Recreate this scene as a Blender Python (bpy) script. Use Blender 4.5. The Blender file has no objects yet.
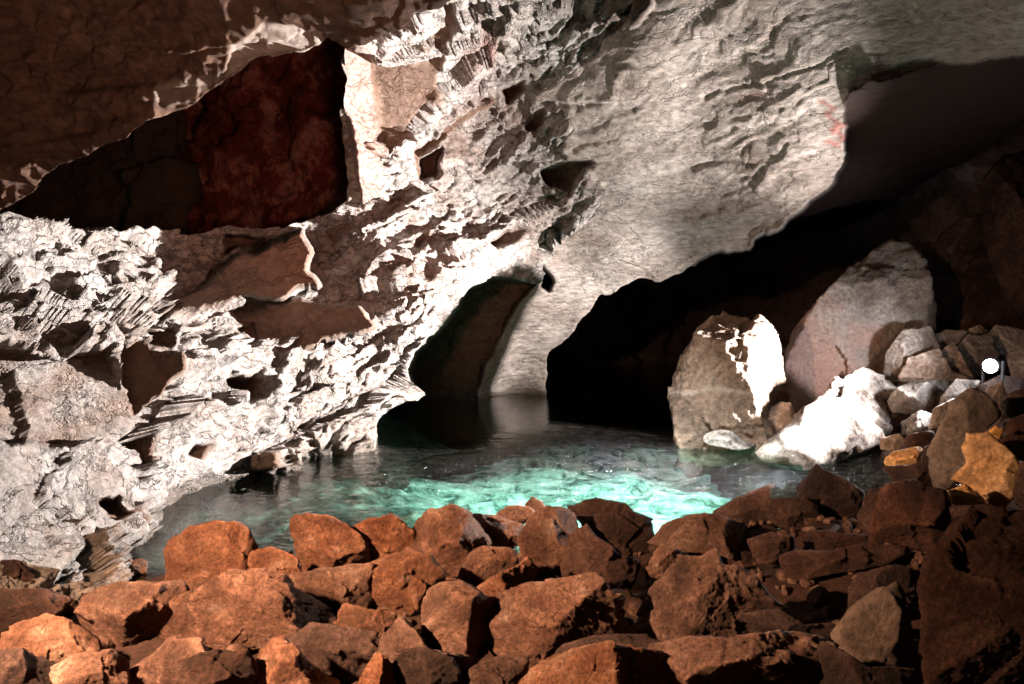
import bpy, bmesh, math, random
import numpy as np
from mathutils import Vector, Matrix

sc = bpy.context.scene
COL = sc.collection
F = 700.0; CX, CY = 512.0, 342.0
HORIZ = 300.0; CAMH = 2.0
PITCH = math.atan((CY - HORIZ) / F)           # camera looks a little down
cp, sp = math.cos(PITCH), math.sin(PITCH)

def at(px, py, d):
    """point seen at (px,py) with depth d in front of the lens (arrays welcome) -> world"""
    px = np.asarray(px, float); py = np.asarray(py, float); d = np.asarray(d, float)
    x = (px - CX) / F * d; u = (CY - py) / F * d
    return np.stack([x, d * cp + u * sp, CAMH + u * cp - d * sp], -1)

# ---------------------------------------------------------------- noise
def h3(i, j, k, s=0):
    n = (i.astype(np.int64) * 374761393 + j.astype(np.int64) * 668265263 + k.astype(np.int64) * 2147483647 + s * 1274126177) & 0xffffffff
    n = ((n ^ (n >> 13)) * 1274126177) & 0xffffffff
    n = ((n ^ (n >> 15)) * 2246822519) & 0xffffffff
    n = (n ^ (n >> 16)) & 0xffffffff
    return n / 4294967295.0

def vnoise(p, s=0):
    q = np.floor(p).astype(np.int64); f = p - q; f = f * f * f * (f * (f * 6 - 15) + 10)
    r = 0
    for a in (0, 1):
        for b in (0, 1):
            for c in (0, 1):
                w = (f[:, 0] if a else 1 - f[:, 0]) * (f[:, 1] if b else 1 - f[:, 1]) * (f[:, 2] if c else 1 - f[:, 2])
                r = r + w * h3(q[:, 0] + a, q[:, 1] + b, q[:, 2] + c, s)
    return r * 2 - 1

def fbm(p, o=4, s=0, g=.5):
    r = 0; a = 1
    for k in range(o):
        r = r + a * vnoise(p, s + k * 7); p = p * 2.03 + 11.3; a *= g
    return r

def facets(p, s=0, tilt=1.0, off=.35):
    """planar chips: nearest-cell planes with random tilt and offset; cell size 1"""
    q = np.floor(p).astype(np.int64)
    best = np.full(len(p), 9e9); res = np.zeros(len(p))
    for a in (-1, 0, 1):
        for b in (-1, 0, 1):
            for c in (-1, 0, 1):
                i, j, k = q[:, 0] + a, q[:, 1] + b, q[:, 2] + c
                fx, fy, fz = h3(i, j, k, s), h3(i, j, k, s + 1), h3(i, j, k, s + 2)
                dx = p[:, 0] - (i + fx); dy = p[:, 1] - (j + fy); dz = p[:, 2] - (k + fz)
                dd = dx * dx + dy * dy + dz * dz
                v = tilt * (dx * (h3(i, j, k, s + 3) - .5) + dy * (h3(i, j, k, s + 4) - .5) + dz * (h3(i, j, k, s + 5) - .5)) * 2 + off * (h3(i, j, k, s + 6) - .5) * 2
                m = dd < best
                best = np.where(m, dd, best); res = np.where(m, v, res)
    return res

def inpoly(x, y, P):
    r = np.zeros(x.shape, bool); n = len(P)
    for a in range(n):
        x0, y0 = P[a]; x1, y1 = P[(a + 1) % n]
        if y0 == y1: continue
        c = ((y0 > y) != (y1 > y)) & (x < (x1 - x0) * (y - y0) / (y1 - y0) + x0)
        r ^= c
    return r

def blur(a, n):
    for _ in range(n):
        b = np.pad(a, 1, mode='edge')
        a = (b[:-2, 1:-1] + b[2:, 1:-1] + b[1:-1, :-2] + b[1:-1, 2:] + 2 * a) / 6
    return a

def smooth(x, a, b):
    t = np.clip((x - a) / (b - a), 0, 1); return t * t * (3 - 2 * t)

# ---------------------------------------------------------------- mesh output
def mesh_obj(name, V, Fc, mat, shade=True, attrs=None, origin=None):
    me = bpy.data.meshes.new(name)
    V = np.asarray(V, np.float32); Fc = np.asarray(Fc, np.int32)
    if origin is not None: V = V - np.asarray(origin, np.float32)
    n = Fc.shape[1]
    me.vertices.add(len(V)); me.vertices.foreach_set('co', V.ravel())
    me.loops.add(Fc.size); me.loops.foreach_set('vertex_index', Fc.ravel())
    me.polygons.add(len(Fc)); me.polygons.foreach_set('loop_start', np.arange(0, Fc.size, n, dtype=np.int32))
    me.polygons.foreach_set('use_smooth', np.full(len(Fc), shade))
    me.update(calc_edges=True); me.validate()
    for k, c in (attrs or {}).items():
        at_ = me.attributes.new(k, 'FLOAT', 'POINT'); at_.data.foreach_set('value', np.asarray(c, np.float32).ravel())
    if mat: me.materials.append(mat)
    o = bpy.data.objects.new(name, me); COL.objects.link(o)
    if origin is not None: o.location = [float(c) for c in origin]
    return o

def tag(o, label=None, cat=None, group=None, kind=None):
    if label: o['label'] = label
    if cat: o['category'] = cat
    if group: o['group'] = group
    if kind: o['kind'] = kind
    return o

# ---------------------------------------------------------------- materials
def mat_new(name):
    m = bpy.data.materials.new(name); m.use_nodes = True
    nt = m.node_tree; nt.nodes.clear()
    out = nt.nodes.new('ShaderNodeOutputMaterial')
    return m, nt, out

def rock_mat(name, stops, scale=1.0, bump=.6, bscale=1.0, stretch=(1, 1, 1), rot=(0, 0, 0), rough=.85, attrs=(), spec=.25, bdist=.03, pits=0.0, perobj=False, cracks=0.0, flake=.8):
    """procedural stone: colour ramp over layered noise, small veins, optional painted stain masks, bump."""
    m, nt, out = mat_new(name); N = nt.nodes; L = nt.links
    def nd(t, **kw):
        n = N.new(t)
        for k, v in kw.items(): setattr(n, k, v)
        return n
    tc = nd('ShaderNodeTexCoord'); mp = nd('ShaderNodeMapping')
    mp.inputs['Rotation'].default_value = rot; mp.inputs['Scale'].default_value = stretch
    L.new(tc.outputs['Object'], mp.inputs['Vector'])
    vec = mp.outputs['Vector']
    if perobj:
        oi = nd('ShaderNodeObjectInfo'); mu = nd('ShaderNodeVectorMath', operation='SCALE'); ad = nd('ShaderNodeVectorMath', operation='ADD')
        cmb = nd('ShaderNodeCombineXYZ')
        for i in range(3): L.new(oi.outputs['Random'], cmb.inputs[i])
        L.new(cmb.outputs[0], mu.inputs[0]); mu.inputs['Scale'].default_value = 57.0
        L.new(vec, ad.inputs[0]); L.new(mu.outputs[0], ad.inputs[1]); vec = ad.outputs[0]
    def noise(s, d=6, r=.6, dist=0.0):
        n = nd('ShaderNodeTexNoise'); n.inputs['Scale'].default_value = s; n.inputs['Detail'].default_value = d
        n.inputs['Roughness'].default_value = r; n.inputs['Distortion'].default_value = dist; L.new(vec, n.inputs['Vector']); return n
    n1 = noise(1.1 * scale, 8, .68, .4)
    cr = nd('ShaderNodeValToRGB'); L.new(n1.outputs['Fac'], cr.inputs['Fac'])
    e = cr.color_ramp.elements
    while len(e) > 1: e.remove(e[-1])
    for i, (p, c) in enumerate(stops):
        if i == 0: e[0].position = p; e[0].color = (*c, 1)
        else:
            q = e.new(p); q.color = (*c, 1)
    col = cr.outputs['Color']
    # fine speckle
    n2 = noise(14 * scale, 5, .7)
    mr = nd('ShaderNodeMapRange'); L.new(n2.outputs['Fac'], mr.inputs['Value'])
    mr.inputs['From Min'].default_value = .3; mr.inputs['From Max'].default_value = .7; mr.inputs['To Min'].default_value = .5; mr.inputs['To Max'].default_value = 1.4
    hs = nd('ShaderNodeMix', data_type='RGBA', blend_type='MULTIPLY'); hs.inputs['Factor'].default_value = 1
    L.new(col, hs.inputs['A']); L.new(mr.outputs[0], hs.inputs['B']); col = hs.outputs['Result']
    crk = None
    if cracks:
        ncw = noise(2.2 * scale, 5, .65); cs = nd('ShaderNodeVectorMath', operation='SCALE'); cs.inputs['Scale'].default_value = .55 / scale
        L.new(ncw.outputs['Color'], cs.inputs[0]); ca_ = nd('ShaderNodeVectorMath', operation='ADD'); L.new(vec, ca_.inputs[0]); L.new(cs.outputs[0], ca_.inputs[1])
        mp2 = nd('ShaderNodeMapping'); mp2.inputs['Rotation'].default_value = (0, .55, 0); mp2.inputs['Scale'].default_value = (.45, .8, 1.8); L.new(ca_.outputs[0], mp2.inputs['Vector'])
        for sc_, wd_ in ((1.1 * scale, .018), (2.9 * scale, .02)):
            vc = nd('ShaderNodeTexVoronoi', feature='DISTANCE_TO_EDGE'); vc.inputs['Scale'].default_value = sc_; L.new(mp2.outputs[0], vc.inputs['Vector'])
            m1 = nd('ShaderNodeMapRange'); L.new(vc.outputs['Distance'], m1.inputs['Value']); m1.inputs['From Max'].default_value = wd_ * 1.6; m1.inputs['To Min'].default_value = 0; m1.inputs['To Max'].default_value = 1
            if crk is None: crk = m1.outputs[0]
            else:
                mm_ = nd('ShaderNodeMath', operation='MULTIPLY'); L.new(crk, mm_.inputs[0]); L.new(m1.outputs[0], mm_.inputs[1]); crk = mm_.outputs[0]
        cmx = nd('ShaderNodeMapRange'); L.new(crk, cmx.inputs['Value']); cmx.inputs['To Min'].default_value = 1 - cracks; cmx.inputs['To Max'].default_value = 1
        hx = nd('ShaderNodeMix', data_type='RGBA', blend_type='MULTIPLY'); hx.inputs['Factor'].default_value = 1; L.new(col, hx.inputs['A']); L.new(cmx.outputs[0], hx.inputs['B']); col = hx.outputs['Result']
    if perobj:
        vr = nd('ShaderNodeMapRange'); L.new(oi.outputs['Random'], vr.inputs['Value']); vr.inputs['To Min'].default_value = .6; vr.inputs['To Max'].default_value = 1.2
        hv = nd('ShaderNodeHueSaturation'); L.new(col, hv.inputs['Color']); L.new(vr.outputs[0], hv.inputs['Value'])
        v2 = nd('ShaderNodeMath', operation='MULTIPLY'); L.new(oi.outputs['Random'], v2.inputs[0]); v2.inputs[1].default_value = 7.31
        v3 = nd('ShaderNodeMath', operation='FRACT'); L.new(v2.outputs[0], v3.inputs[0]); v4 = nd('ShaderNodeMapRange'); L.new(v3.outputs[0], v4.inputs['Value'])
        nl = noise(.55 * scale, 4, .6); ml_ = nd('ShaderNodeMapRange'); L.new(nl.outputs['Fac'], ml_.inputs['Value']); ml_.inputs['From Min'].default_value = .35; ml_.inputs['From Max'].default_value = .65; ml_.inputs['To Min'].default_value = .6; ml_.inputs['To Max'].default_value = 1.2
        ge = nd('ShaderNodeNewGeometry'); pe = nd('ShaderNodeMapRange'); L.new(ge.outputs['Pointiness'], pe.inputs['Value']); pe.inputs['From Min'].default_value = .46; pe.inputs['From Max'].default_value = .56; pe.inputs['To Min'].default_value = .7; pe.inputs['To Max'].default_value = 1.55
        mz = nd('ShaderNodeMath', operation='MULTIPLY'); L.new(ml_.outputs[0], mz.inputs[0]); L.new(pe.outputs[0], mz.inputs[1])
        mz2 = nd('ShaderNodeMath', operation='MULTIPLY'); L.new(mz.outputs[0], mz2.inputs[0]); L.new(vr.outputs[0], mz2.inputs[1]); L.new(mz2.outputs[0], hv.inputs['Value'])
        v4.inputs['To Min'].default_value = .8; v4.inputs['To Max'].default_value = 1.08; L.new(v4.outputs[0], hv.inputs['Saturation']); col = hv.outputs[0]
    for (an, c, f) in attrs:
        a = nd('ShaderNodeAttribute', attribute_name=an)
        mx = nd('ShaderNodeMix', data_type='RGBA'); mm = nd('ShaderNodeMath', operation='MULTIPLY')
        L.new(a.outputs['Fac'], mm.inputs[0]); mm.inputs[1].default_value = f; mm.use_clamp = True
        L.new(mm.outputs[0], mx.inputs['Factor']); L.new(col, mx.inputs['A']); mx.inputs['B'].default_value = (*c, 1)
        # keep the speckle in the stain
        m2 = nd('ShaderNodeMix', data_type='RGBA', blend_type='MULTIPLY'); m2.inputs['Factor'].default_value = .5
        m2.inputs['A'].default_value = (*c, 1); L.new(mr.outputs[0], m2.inputs['B']); L.new(m2.outputs['Result'], mx.inputs['B'])
        col = mx.outputs['Result']
    b = nd('ShaderNodeBsdfPrincipled')
    L.new(col, b.inputs['Base Color']); b.inputs['Roughness'].default_value = rough
    b.inputs['Specular IOR Level'].default_value = spec
    # bump
    nb = noise(9 * bscale, 12, .75, 0); vo = nd('ShaderNodeTexVoronoi', feature='F1')
    vo.inputs['Scale'].default_value = 6 * bscale; L.new(vec, vo.inputs['Vector'])
    wv = nd('ShaderNodeMath', operation='MULTIPLY'); L.new(vo.outputs['Distance'], wv.inputs[0]); wv.inputs[1].default_value = .35 + pits
    sm = nd('ShaderNodeMath', operation='ADD'); L.new(nb.outputs['Fac'], sm.inputs[0]); L.new(wv.outputs[0], sm.inputs[1])
    # flakes: random step height per cell, edges bent by noise
    nw = noise(5 * bscale, 3, .6); wa = nd('ShaderNodeVectorMath', operation='SCALE'); wa.inputs['Scale'].default_value = .12 / bscale
    L.new(nw.outputs['Color'], wa.inputs[0]); wb = nd('ShaderNodeVectorMath', operation='ADD'); L.new(vec, wb.inputs[0]); L.new(wa.outputs[0], wb.inputs[1])
    for sc_, am in ((3.5 * bscale, flake), (9 * bscale, flake * .55)):
        vf = nd('ShaderNodeTexVoronoi', feature='F1'); vf.inputs['Scale'].default_value = sc_; L.new(wb.outputs[0], vf.inputs['Vector'])
        sp_ = nd('ShaderNodeSeparateColor'); L.new(vf.outputs['Color'], sp_.inputs[0])
        sv = nd('ShaderNodeVectorMath', operation='SUBTRACT'); L.new(wb.outputs[0], sv.inputs[0]); L.new(vf.outputs['Position'], sv.inputs[1])
        sc2 = nd('ShaderNodeVectorMath', operation='SUBTRACT'); L.new(vf.outputs['Color'], sc2.inputs[0]); sc2.inputs[1].default_value = (.5, .5, .5)
        ml = nd('ShaderNodeVectorMath', operation='DOT_PRODUCT'); L.new(sv.outputs[0], ml.inputs[0]); L.new(sc2.outputs[0], ml.inputs[1])
        ma = nd('ShaderNodeMath', operation='MULTIPLY_ADD'); L.new(ml.outputs['Value'], ma.inputs[0]); ma.inputs[1].default_value = am * 2.6 * sc_ ** .5 * 1.6; L.new(sm.outputs[0], ma.inputs[2]); sm = ma
    nf_ = noise(38 * bscale, 8, .8); mf = nd('ShaderNodeMath', operation='MULTIPLY_ADD'); L.new(nf_.outputs['Fac'], mf.inputs[0]); mf.inputs[1].default_value = .45; L.new(sm.outputs[0], mf.inputs[2]); sm = mf
    if crk is not None:
        mk_ = nd('ShaderNodeMath', operation='MULTIPLY_ADD'); L.new(crk, mk_.inputs[0]); mk_.inputs[1].default_value = .5; L.new(sm.outputs[0], mk_.inputs[2]); sm = mk_
    bp = nd('ShaderNodeBump'); bp.inputs['Strength'].default_value = bump; bp.inputs['Distance'].default_value = bdist
    L.new(sm.outputs[0], bp.inputs['Height']); L.new(bp.outputs[0], b.inputs['Normal'])
    L.new(b.outputs[0], out.inputs['Surface'])
    return m

M = {}
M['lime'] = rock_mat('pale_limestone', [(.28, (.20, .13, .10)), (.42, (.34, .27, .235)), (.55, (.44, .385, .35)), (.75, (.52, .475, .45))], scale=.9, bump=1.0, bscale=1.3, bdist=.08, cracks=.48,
                     attrs=[('pink', (.46, .25, .19), 1), ('stain', (.36, .11, .08), .8), ('brown', (.20, .11, .07), 1), ('wet', (.13, .10, .08), .75)])  # brown mostly puts shade of faces turned from the lamp into colour
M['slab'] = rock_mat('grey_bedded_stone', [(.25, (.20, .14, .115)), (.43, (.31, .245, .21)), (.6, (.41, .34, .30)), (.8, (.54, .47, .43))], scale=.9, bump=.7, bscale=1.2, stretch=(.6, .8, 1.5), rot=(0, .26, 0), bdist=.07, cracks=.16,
                     attrs=[('stain', (.33, .10, .08), .75), ('brown', (.028, .013, .010), 1), ('wet', (.13, .10, .08), .75)])  # brown is near black here: shadow past the lip painted in
M['roof'] = rock_mat('brown_roof_stone', [(.25, (.06, .03, .02)), (.5, (.14, .075, .05)), (.75, (.27, .17, .125))], scale=.8, bump=.7, bscale=1.0, stretch=(.6, .8, 1.4), bdist=.06, attrs=[('pale', (.34, .27, .23), 1)])
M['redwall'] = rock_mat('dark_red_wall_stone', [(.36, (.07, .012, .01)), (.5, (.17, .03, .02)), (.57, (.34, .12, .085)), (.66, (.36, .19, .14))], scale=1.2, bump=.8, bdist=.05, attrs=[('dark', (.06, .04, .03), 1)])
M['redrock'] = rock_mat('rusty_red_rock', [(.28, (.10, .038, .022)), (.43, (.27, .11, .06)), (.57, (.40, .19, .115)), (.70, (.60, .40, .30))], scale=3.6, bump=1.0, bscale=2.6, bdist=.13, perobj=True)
M['darkrock'] = rock_mat('dark_or_shaded_rock', [(.25, (.045, .02, .015)), (.5, (.11, .05, .034)), (.75, (.20, .11, .08))], scale=3.6, bump=1.0, bscale=2.6, bdist=.13, perobj=True)  # dark colour also carries the shade of unlit rocks in the heap
M['ochre'] = rock_mat('orange_lit_rock', [(.25, (.42, .19, .06)), (.5, (.62, .33, .12)), (.75, (.75, .5, .25))], scale=2.2, bump=.8, bscale=2.6, bdist=.02, perobj=True)  # warm lamplight on the right slope put into the ochre colour
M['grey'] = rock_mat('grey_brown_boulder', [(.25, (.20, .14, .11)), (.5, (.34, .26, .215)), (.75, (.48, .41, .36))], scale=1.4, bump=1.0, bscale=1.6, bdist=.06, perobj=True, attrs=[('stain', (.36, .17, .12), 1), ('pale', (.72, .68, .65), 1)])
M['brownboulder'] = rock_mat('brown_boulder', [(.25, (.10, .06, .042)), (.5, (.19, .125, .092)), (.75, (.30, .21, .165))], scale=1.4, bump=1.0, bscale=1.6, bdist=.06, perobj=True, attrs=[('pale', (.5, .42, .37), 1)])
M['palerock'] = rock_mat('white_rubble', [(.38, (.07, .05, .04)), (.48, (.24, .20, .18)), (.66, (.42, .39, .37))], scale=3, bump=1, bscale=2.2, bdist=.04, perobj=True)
M['void'] = rock_mat('shaded_cavern_stone', [(.3, (.08, .055, .055)), (.7, (.2, .14, .14))], scale=.6, bump=.5)  # dark tone stands in for the shadow behind the boulders
M['poolfloor'] = rock_mat('pale_pool_floor', [(.38, (.05, .11, .09)), (.47, (.30, .50, .43)), (.62, (.62, .80, .73))], scale=3.0, bump=.4)  # dark ramp stops stand in for dark reflections in the ripples
M['gravel'] = rock_mat('red_brown_gravel', [(.36, (.03, .016, .012)), (.5, (.10, .05, .034)), (.64, (.20, .12, .085))], scale=7, bump=.8, bscale=5, bdist=.02)
M['earth'] = rock_mat('dark_rubble_earth', [(.3, (.02, .010, .007)), (.7, (.07, .032, .022))], scale=3, bump=.8)  # near-black colour stands in for shade in the gaps between rocks

# water: clear surface, faintly green body, ripples
m, nt, out = mat_new('pool_water'); N = nt.nodes; L = nt.links
tc = N.new('ShaderNodeTexCoord'); mp = N.new('ShaderNodeMapping'); L.new(tc.outputs['Object'], mp.inputs[0]); mp.inputs['Scale'].default_value = (.6, 1.15, 1)
n1 = N.new('ShaderNodeTexNoise'); n1.inputs['Scale'].default_value = 6.5; n1.inputs['Detail'].default_value = 5; n1.inputs['Distortion'].default_value = .6; L.new(mp.outputs[0], n1.inputs['Vector'])
bp = N.new('ShaderNodeBump'); bp.inputs['Distance'].default_value = .32; L.new(n1.outputs['Fac'], bp.inputs['Height'])
at_ = N.new('ShaderNodeAttribute'); at_.attribute_name = 'ripple'; L.new(at_.outputs['Fac'], bp.inputs['Strength'])
fr = N.new('ShaderNodeFresnel'); fr.inputs['IOR'].default_value = 1.5; L.new(bp.outputs[0], fr.inputs['Normal'])
tr = N.new('ShaderNodeBsdfTransparent'); tr.inputs['Color'].default_value = (.76, .965, .905, 1)
gl = N.new('ShaderNodeBsdfGlossy'); gl.inputs['Roughness'].default_value = .03; gl.inputs['Color'].default_value = (1, 1, 1, 1); L.new(bp.outputs[0], gl.inputs['Normal'])
mx = N.new('ShaderNodeMixShader'); L.new(fr.outputs[0], mx.inputs[0]); L.new(tr.outputs[0], mx.inputs[1]); L.new(gl.outputs[0], mx.inputs[2])
L.new(mx.outputs[0], out.inputs['Surface']); M['water'] = m

def emis(name, c, s):
    m, nt, out = mat_new(name); e = nt.nodes.new('ShaderNodeEmission'); e.inputs[0].default_value = (*c, 1); e.inputs[1].default_value = s
    nt.links.new(e.outputs[0], out.inputs[0]); return m
def plain(name, c, r=.4, met=0.0):
    m, nt, out = mat_new(name); b = nt.nodes.new('ShaderNodeBsdfPrincipled'); b.inputs['Base Color'].default_value = (*c, 1); b.inputs['Roughness'].default_value = r; b.inputs['Metallic'].default_value = met
    nz = nt.nodes.new('ShaderNodeTexNoise'); nz.inputs['Scale'].default_value = 30
    bm_ = nt.nodes.new('ShaderNodeBump'); bm_.inputs['Strength'].default_value = .1; nt.links.new(nz.outputs[0], bm_.inputs['Height']); nt.links.new(bm_.outputs[0], b.inputs['Normal'])
    nt.links.new(b.outputs[0], out.inputs[0]); return m

# ---------------------------------------------------------------- cave sheets
def tps(ctrl, X, Y):
    """thin-plate spline of inverse depth through traced control points"""
    P = np.array([(a / 100, b / 100) for a, b, _ in ctrl]); w = np.array([1 / c for _, _, c in ctrl])
    n = len(P)
    def U(r2): return np.where(r2 > 0, r2 * np.log(r2 + 1e-12), 0)
    K = U(((P[:, None] - P[None]) ** 2).sum(-1)) + np.eye(n) * .02
    A = np.zeros((n + 3, n + 3)); A[:n, :n] = K; A[:n, n] = 1; A[:n, n + 1:] = P; A[n, :n] = 1; A[n + 1:, :n] = P.T
    s = np.linalg.solve(A, np.concatenate([w, np.zeros(3)]))
    x = X / 100; y = Y / 100
    r = s[n] + s[n + 1] * x + s[n + 2] * y
    for i in range(n): r = r + s[i] * U((x - P[i, 0]) ** 2 + (y - P[i, 1]) ** 2)
    return r

def plane_w(pts):
    A = np.array([[1, a, b] for a, b, _ in pts], float); w = np.array([1 / c for _, _, c in pts])
    s = np.linalg.lstsq(A, w, rcond=None)[0]
    return lambda X, Y: s[0] + s[1] * X + s[2] * Y

def normals(P):
    du = np.gradient(P, axis=1); dv = np.gradient(P, axis=0)
    n = np.cross(du, dv); n /= (np.linalg.norm(n, axis=-1, keepdims=True) + 1e-12)
    cam = np.array([0, 0, CAMH]); s = np.sign(((cam - P) * n).sum(-1, keepdims=True)); s[s == 0] = 1
    return n * s

def grid_object(name, P, keep, mat, attrs=None, back=1.2, kind='structure'):
    """link the kept quads of a grid; rims turn back into the rock so the edge has thickness"""
    H, W = P.shape[:2]
    idx = np.arange(H * W).reshape(H, W)
    q = np.stack([idx[:-1, :-1], idx[:-1, 1:], idx[1:, 1:], idx[1:, :-1]], -1)
    q = q[keep]
    if len(q) == 0: return None
    V = P.reshape(-1, 3).copy()
    e = np.concatenate([q[:, [0, 1]], q[:, [1, 2]], q[:, [2, 3]], q[:, [3, 0]]]).astype(np.int64)
    key = np.minimum(e[:, 0], e[:, 1]) * (H * W) + np.maximum(e[:, 0], e[:, 1])
    _, inv, cnt = np.unique(key, return_inverse=True, return_counts=True)
    be = e[cnt[inv] == 1]
    for _ in range(3):                       # iron the stair steps out of the cut edge
        acc = np.zeros_like(V); ct = np.zeros(len(V))
        np.add.at(acc, be[:, 0], V[be[:, 1]]); np.add.at(acc, be[:, 1], V[be[:, 0]]); np.add.at(ct, be[:, 0], 1); np.add.at(ct, be[:, 1], 1)
        m_ = ct > 0; V[m_] = V[m_] * .5 + .5 * acc[m_] / ct[m_][:, None]
    if back:
        e = np.concatenate([q[:, [0, 1]], q[:, [1, 2]], q[:, [2, 3]], q[:, [3, 0]]]).astype(np.int64)
        key = np.minimum(e[:, 0], e[:, 1]) * (H * W) + np.maximum(e[:, 0], e[:, 1])
        _, inv, cnt = np.unique(key, return_inverse=True, return_counts=True)
        be = e[cnt[inv] == 1]
        bv = np.unique(be); remap = {int(v): H * W + i for i, v in enumerate(bv)}
        cam = np.array([0, 0, CAMH]); ray = V[bv] - cam; ray /= np.linalg.norm(ray, axis=1, keepdims=True)
        jit = back * (.7 + .3 * vnoise(V[bv] * 1.7, 5))[:, None]
        V2 = V[bv] + ray * jit
        rb = np.array([[b, a, remap[int(a)], remap[int(b)]] for a, b in be])
        V = np.concatenate([V, V2]); q = np.concatenate([q, rb])
        if attrs: attrs = {k: np.concatenate([a.ravel(), a.ravel()[bv]]) for k, a in attrs.items()}
    used = np.unique(q); mp_ = np.full(len(V), -1); mp_[used] = np.arange(len(used))
    at2 = {k: a.ravel()[used] for k, a in (attrs or {}).items()}
    return tag(mesh_obj(name, V[used], mp_[q], mat, True, at2), kind=kind)

STEP = 1.5
def make_grid(x0, x1, y0, y1, st=STEP):
    return np.meshgrid(np.arange(x0, x1 + .1, st), np.arange(y0, y1 + .1, st))

# ---- main sheet : left wall, bank, upper wall, hanging slab, lit strip at the back
X, Y = make_grid(-160, 1200, -120, 640)
flat = lambda a: a.ravel()
ctrl = [(-160, 250, 5.2), (-160, 350, 4.2), (-160, 500, 3.7), (-160, 640, 3.2), (0, 228, 6.7), (0, 290, 6.2), (0, 348, 5.6), (0, 430, 5.0), (0, 520, 4.5), (0, 600, 4.1),
        (100, 228, 7.7), (100, 348, 6.6), (100, 450, 6.0), (100, 560, 5.0), (200, 228, 8.7), (200, 300, 8.3), (200, 350, 7.8), (200, 430, 7.6), (200, 520, 7.1), (200, 640, 5.6),
        (300, 228, 10.9), (300, 300, 9.9), (300, 380, 8.9), (300, 450, 8.8), (300, 540, 8.2), (380, 330, 9.8), (400, 400, 9.8), (400, 450, 9.6),
        (350, 200, 10.5), (400, 150, 10.7), (380, 60, 9.4), (360, 0, 8.4), (360, -120, 7), (450, 60, 10.1), (440, 0, 8.9), (500, 0, 9.2), (500, 70, 10.6), (560, 0, 9.2), (600, 0, 9.1), (640, -120, 7.2),
        (420, 250, 10.8), (470, 200, 11.5), (520, 130, 11.3), (540, 200, 11.8), (500, 260, 11.6), (450, 310, 10.4), (430, 360, 10.0), (600, 120, 10.6), (600, 190, 11.5), (545, 250, 12.6),
        (640, 60, 9.3), (700, 0, 8.3), (700, 100, 9.8), (700, 180, 11.0), (700, 262, 12.2), (620, 250, 12.2), (620, 285, 13), (560, 300, 13.3), (540, 390, 14.6), (490, 390, 14.4), (510, 330, 13.6), (500, 440, 14),
        (800, 0, 7.5), (800, 100, 8.6), (800, 210, 10.3), (850, 100, 8.3), (900, 0, 7.1), (900, 75, 7.9), (1024, 0, 6.4), (1024, 55, 7.6), (1200, 0, 5.6), (1200, 40, 6.6), (1024, -120, 5.2), (800, -120, 5.9), (1200, -120, 4.0), (900, 200, 9.8), (1024, 200, 8.5)]
w0 = tps(ctrl, X, Y)
w0 = np.clip(w0, 1 / 18., 1 / 2.8)
P0 = at(X, Y, 1 / w0)
N0 = normals(P0)
# wobble of the traced outlines
wx = X + 5 * fbm(at(X, Y, 10 + 0 * X).reshape(-1, 3) * 2.3, 4, 3).reshape(X.shape)
wy = Y + 5 * fbm(at(X, Y, 10 + 0 * X).reshape(-1, 3) * 2.3, 4, 9).reshape(X.shape)
W = w0.copy(); rough = np.ones_like(X); brown = np.zeros_like(X); pink = np.zeros_like(X); stain = np.zeros_like(X)

# smooth hanging slab
SLAB = [(640, -130), (640, 0), (600, 50), (560, 85), (530, 100), (556, 104), (575, 125), (560, 150), (585, 175), (600, 190), (590, 215), (560, 238), (545, 252), (530, 282), (505, 330), (482, 370), (478, 400), (480, 450), (700, 450), (1300, 300), (1300, -130)]
inslab = inpoly(wx, wy, SLAB)
slab = blur(inslab.astype(float), 4)
rough = rough * (1 - .82 * slab)

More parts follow.
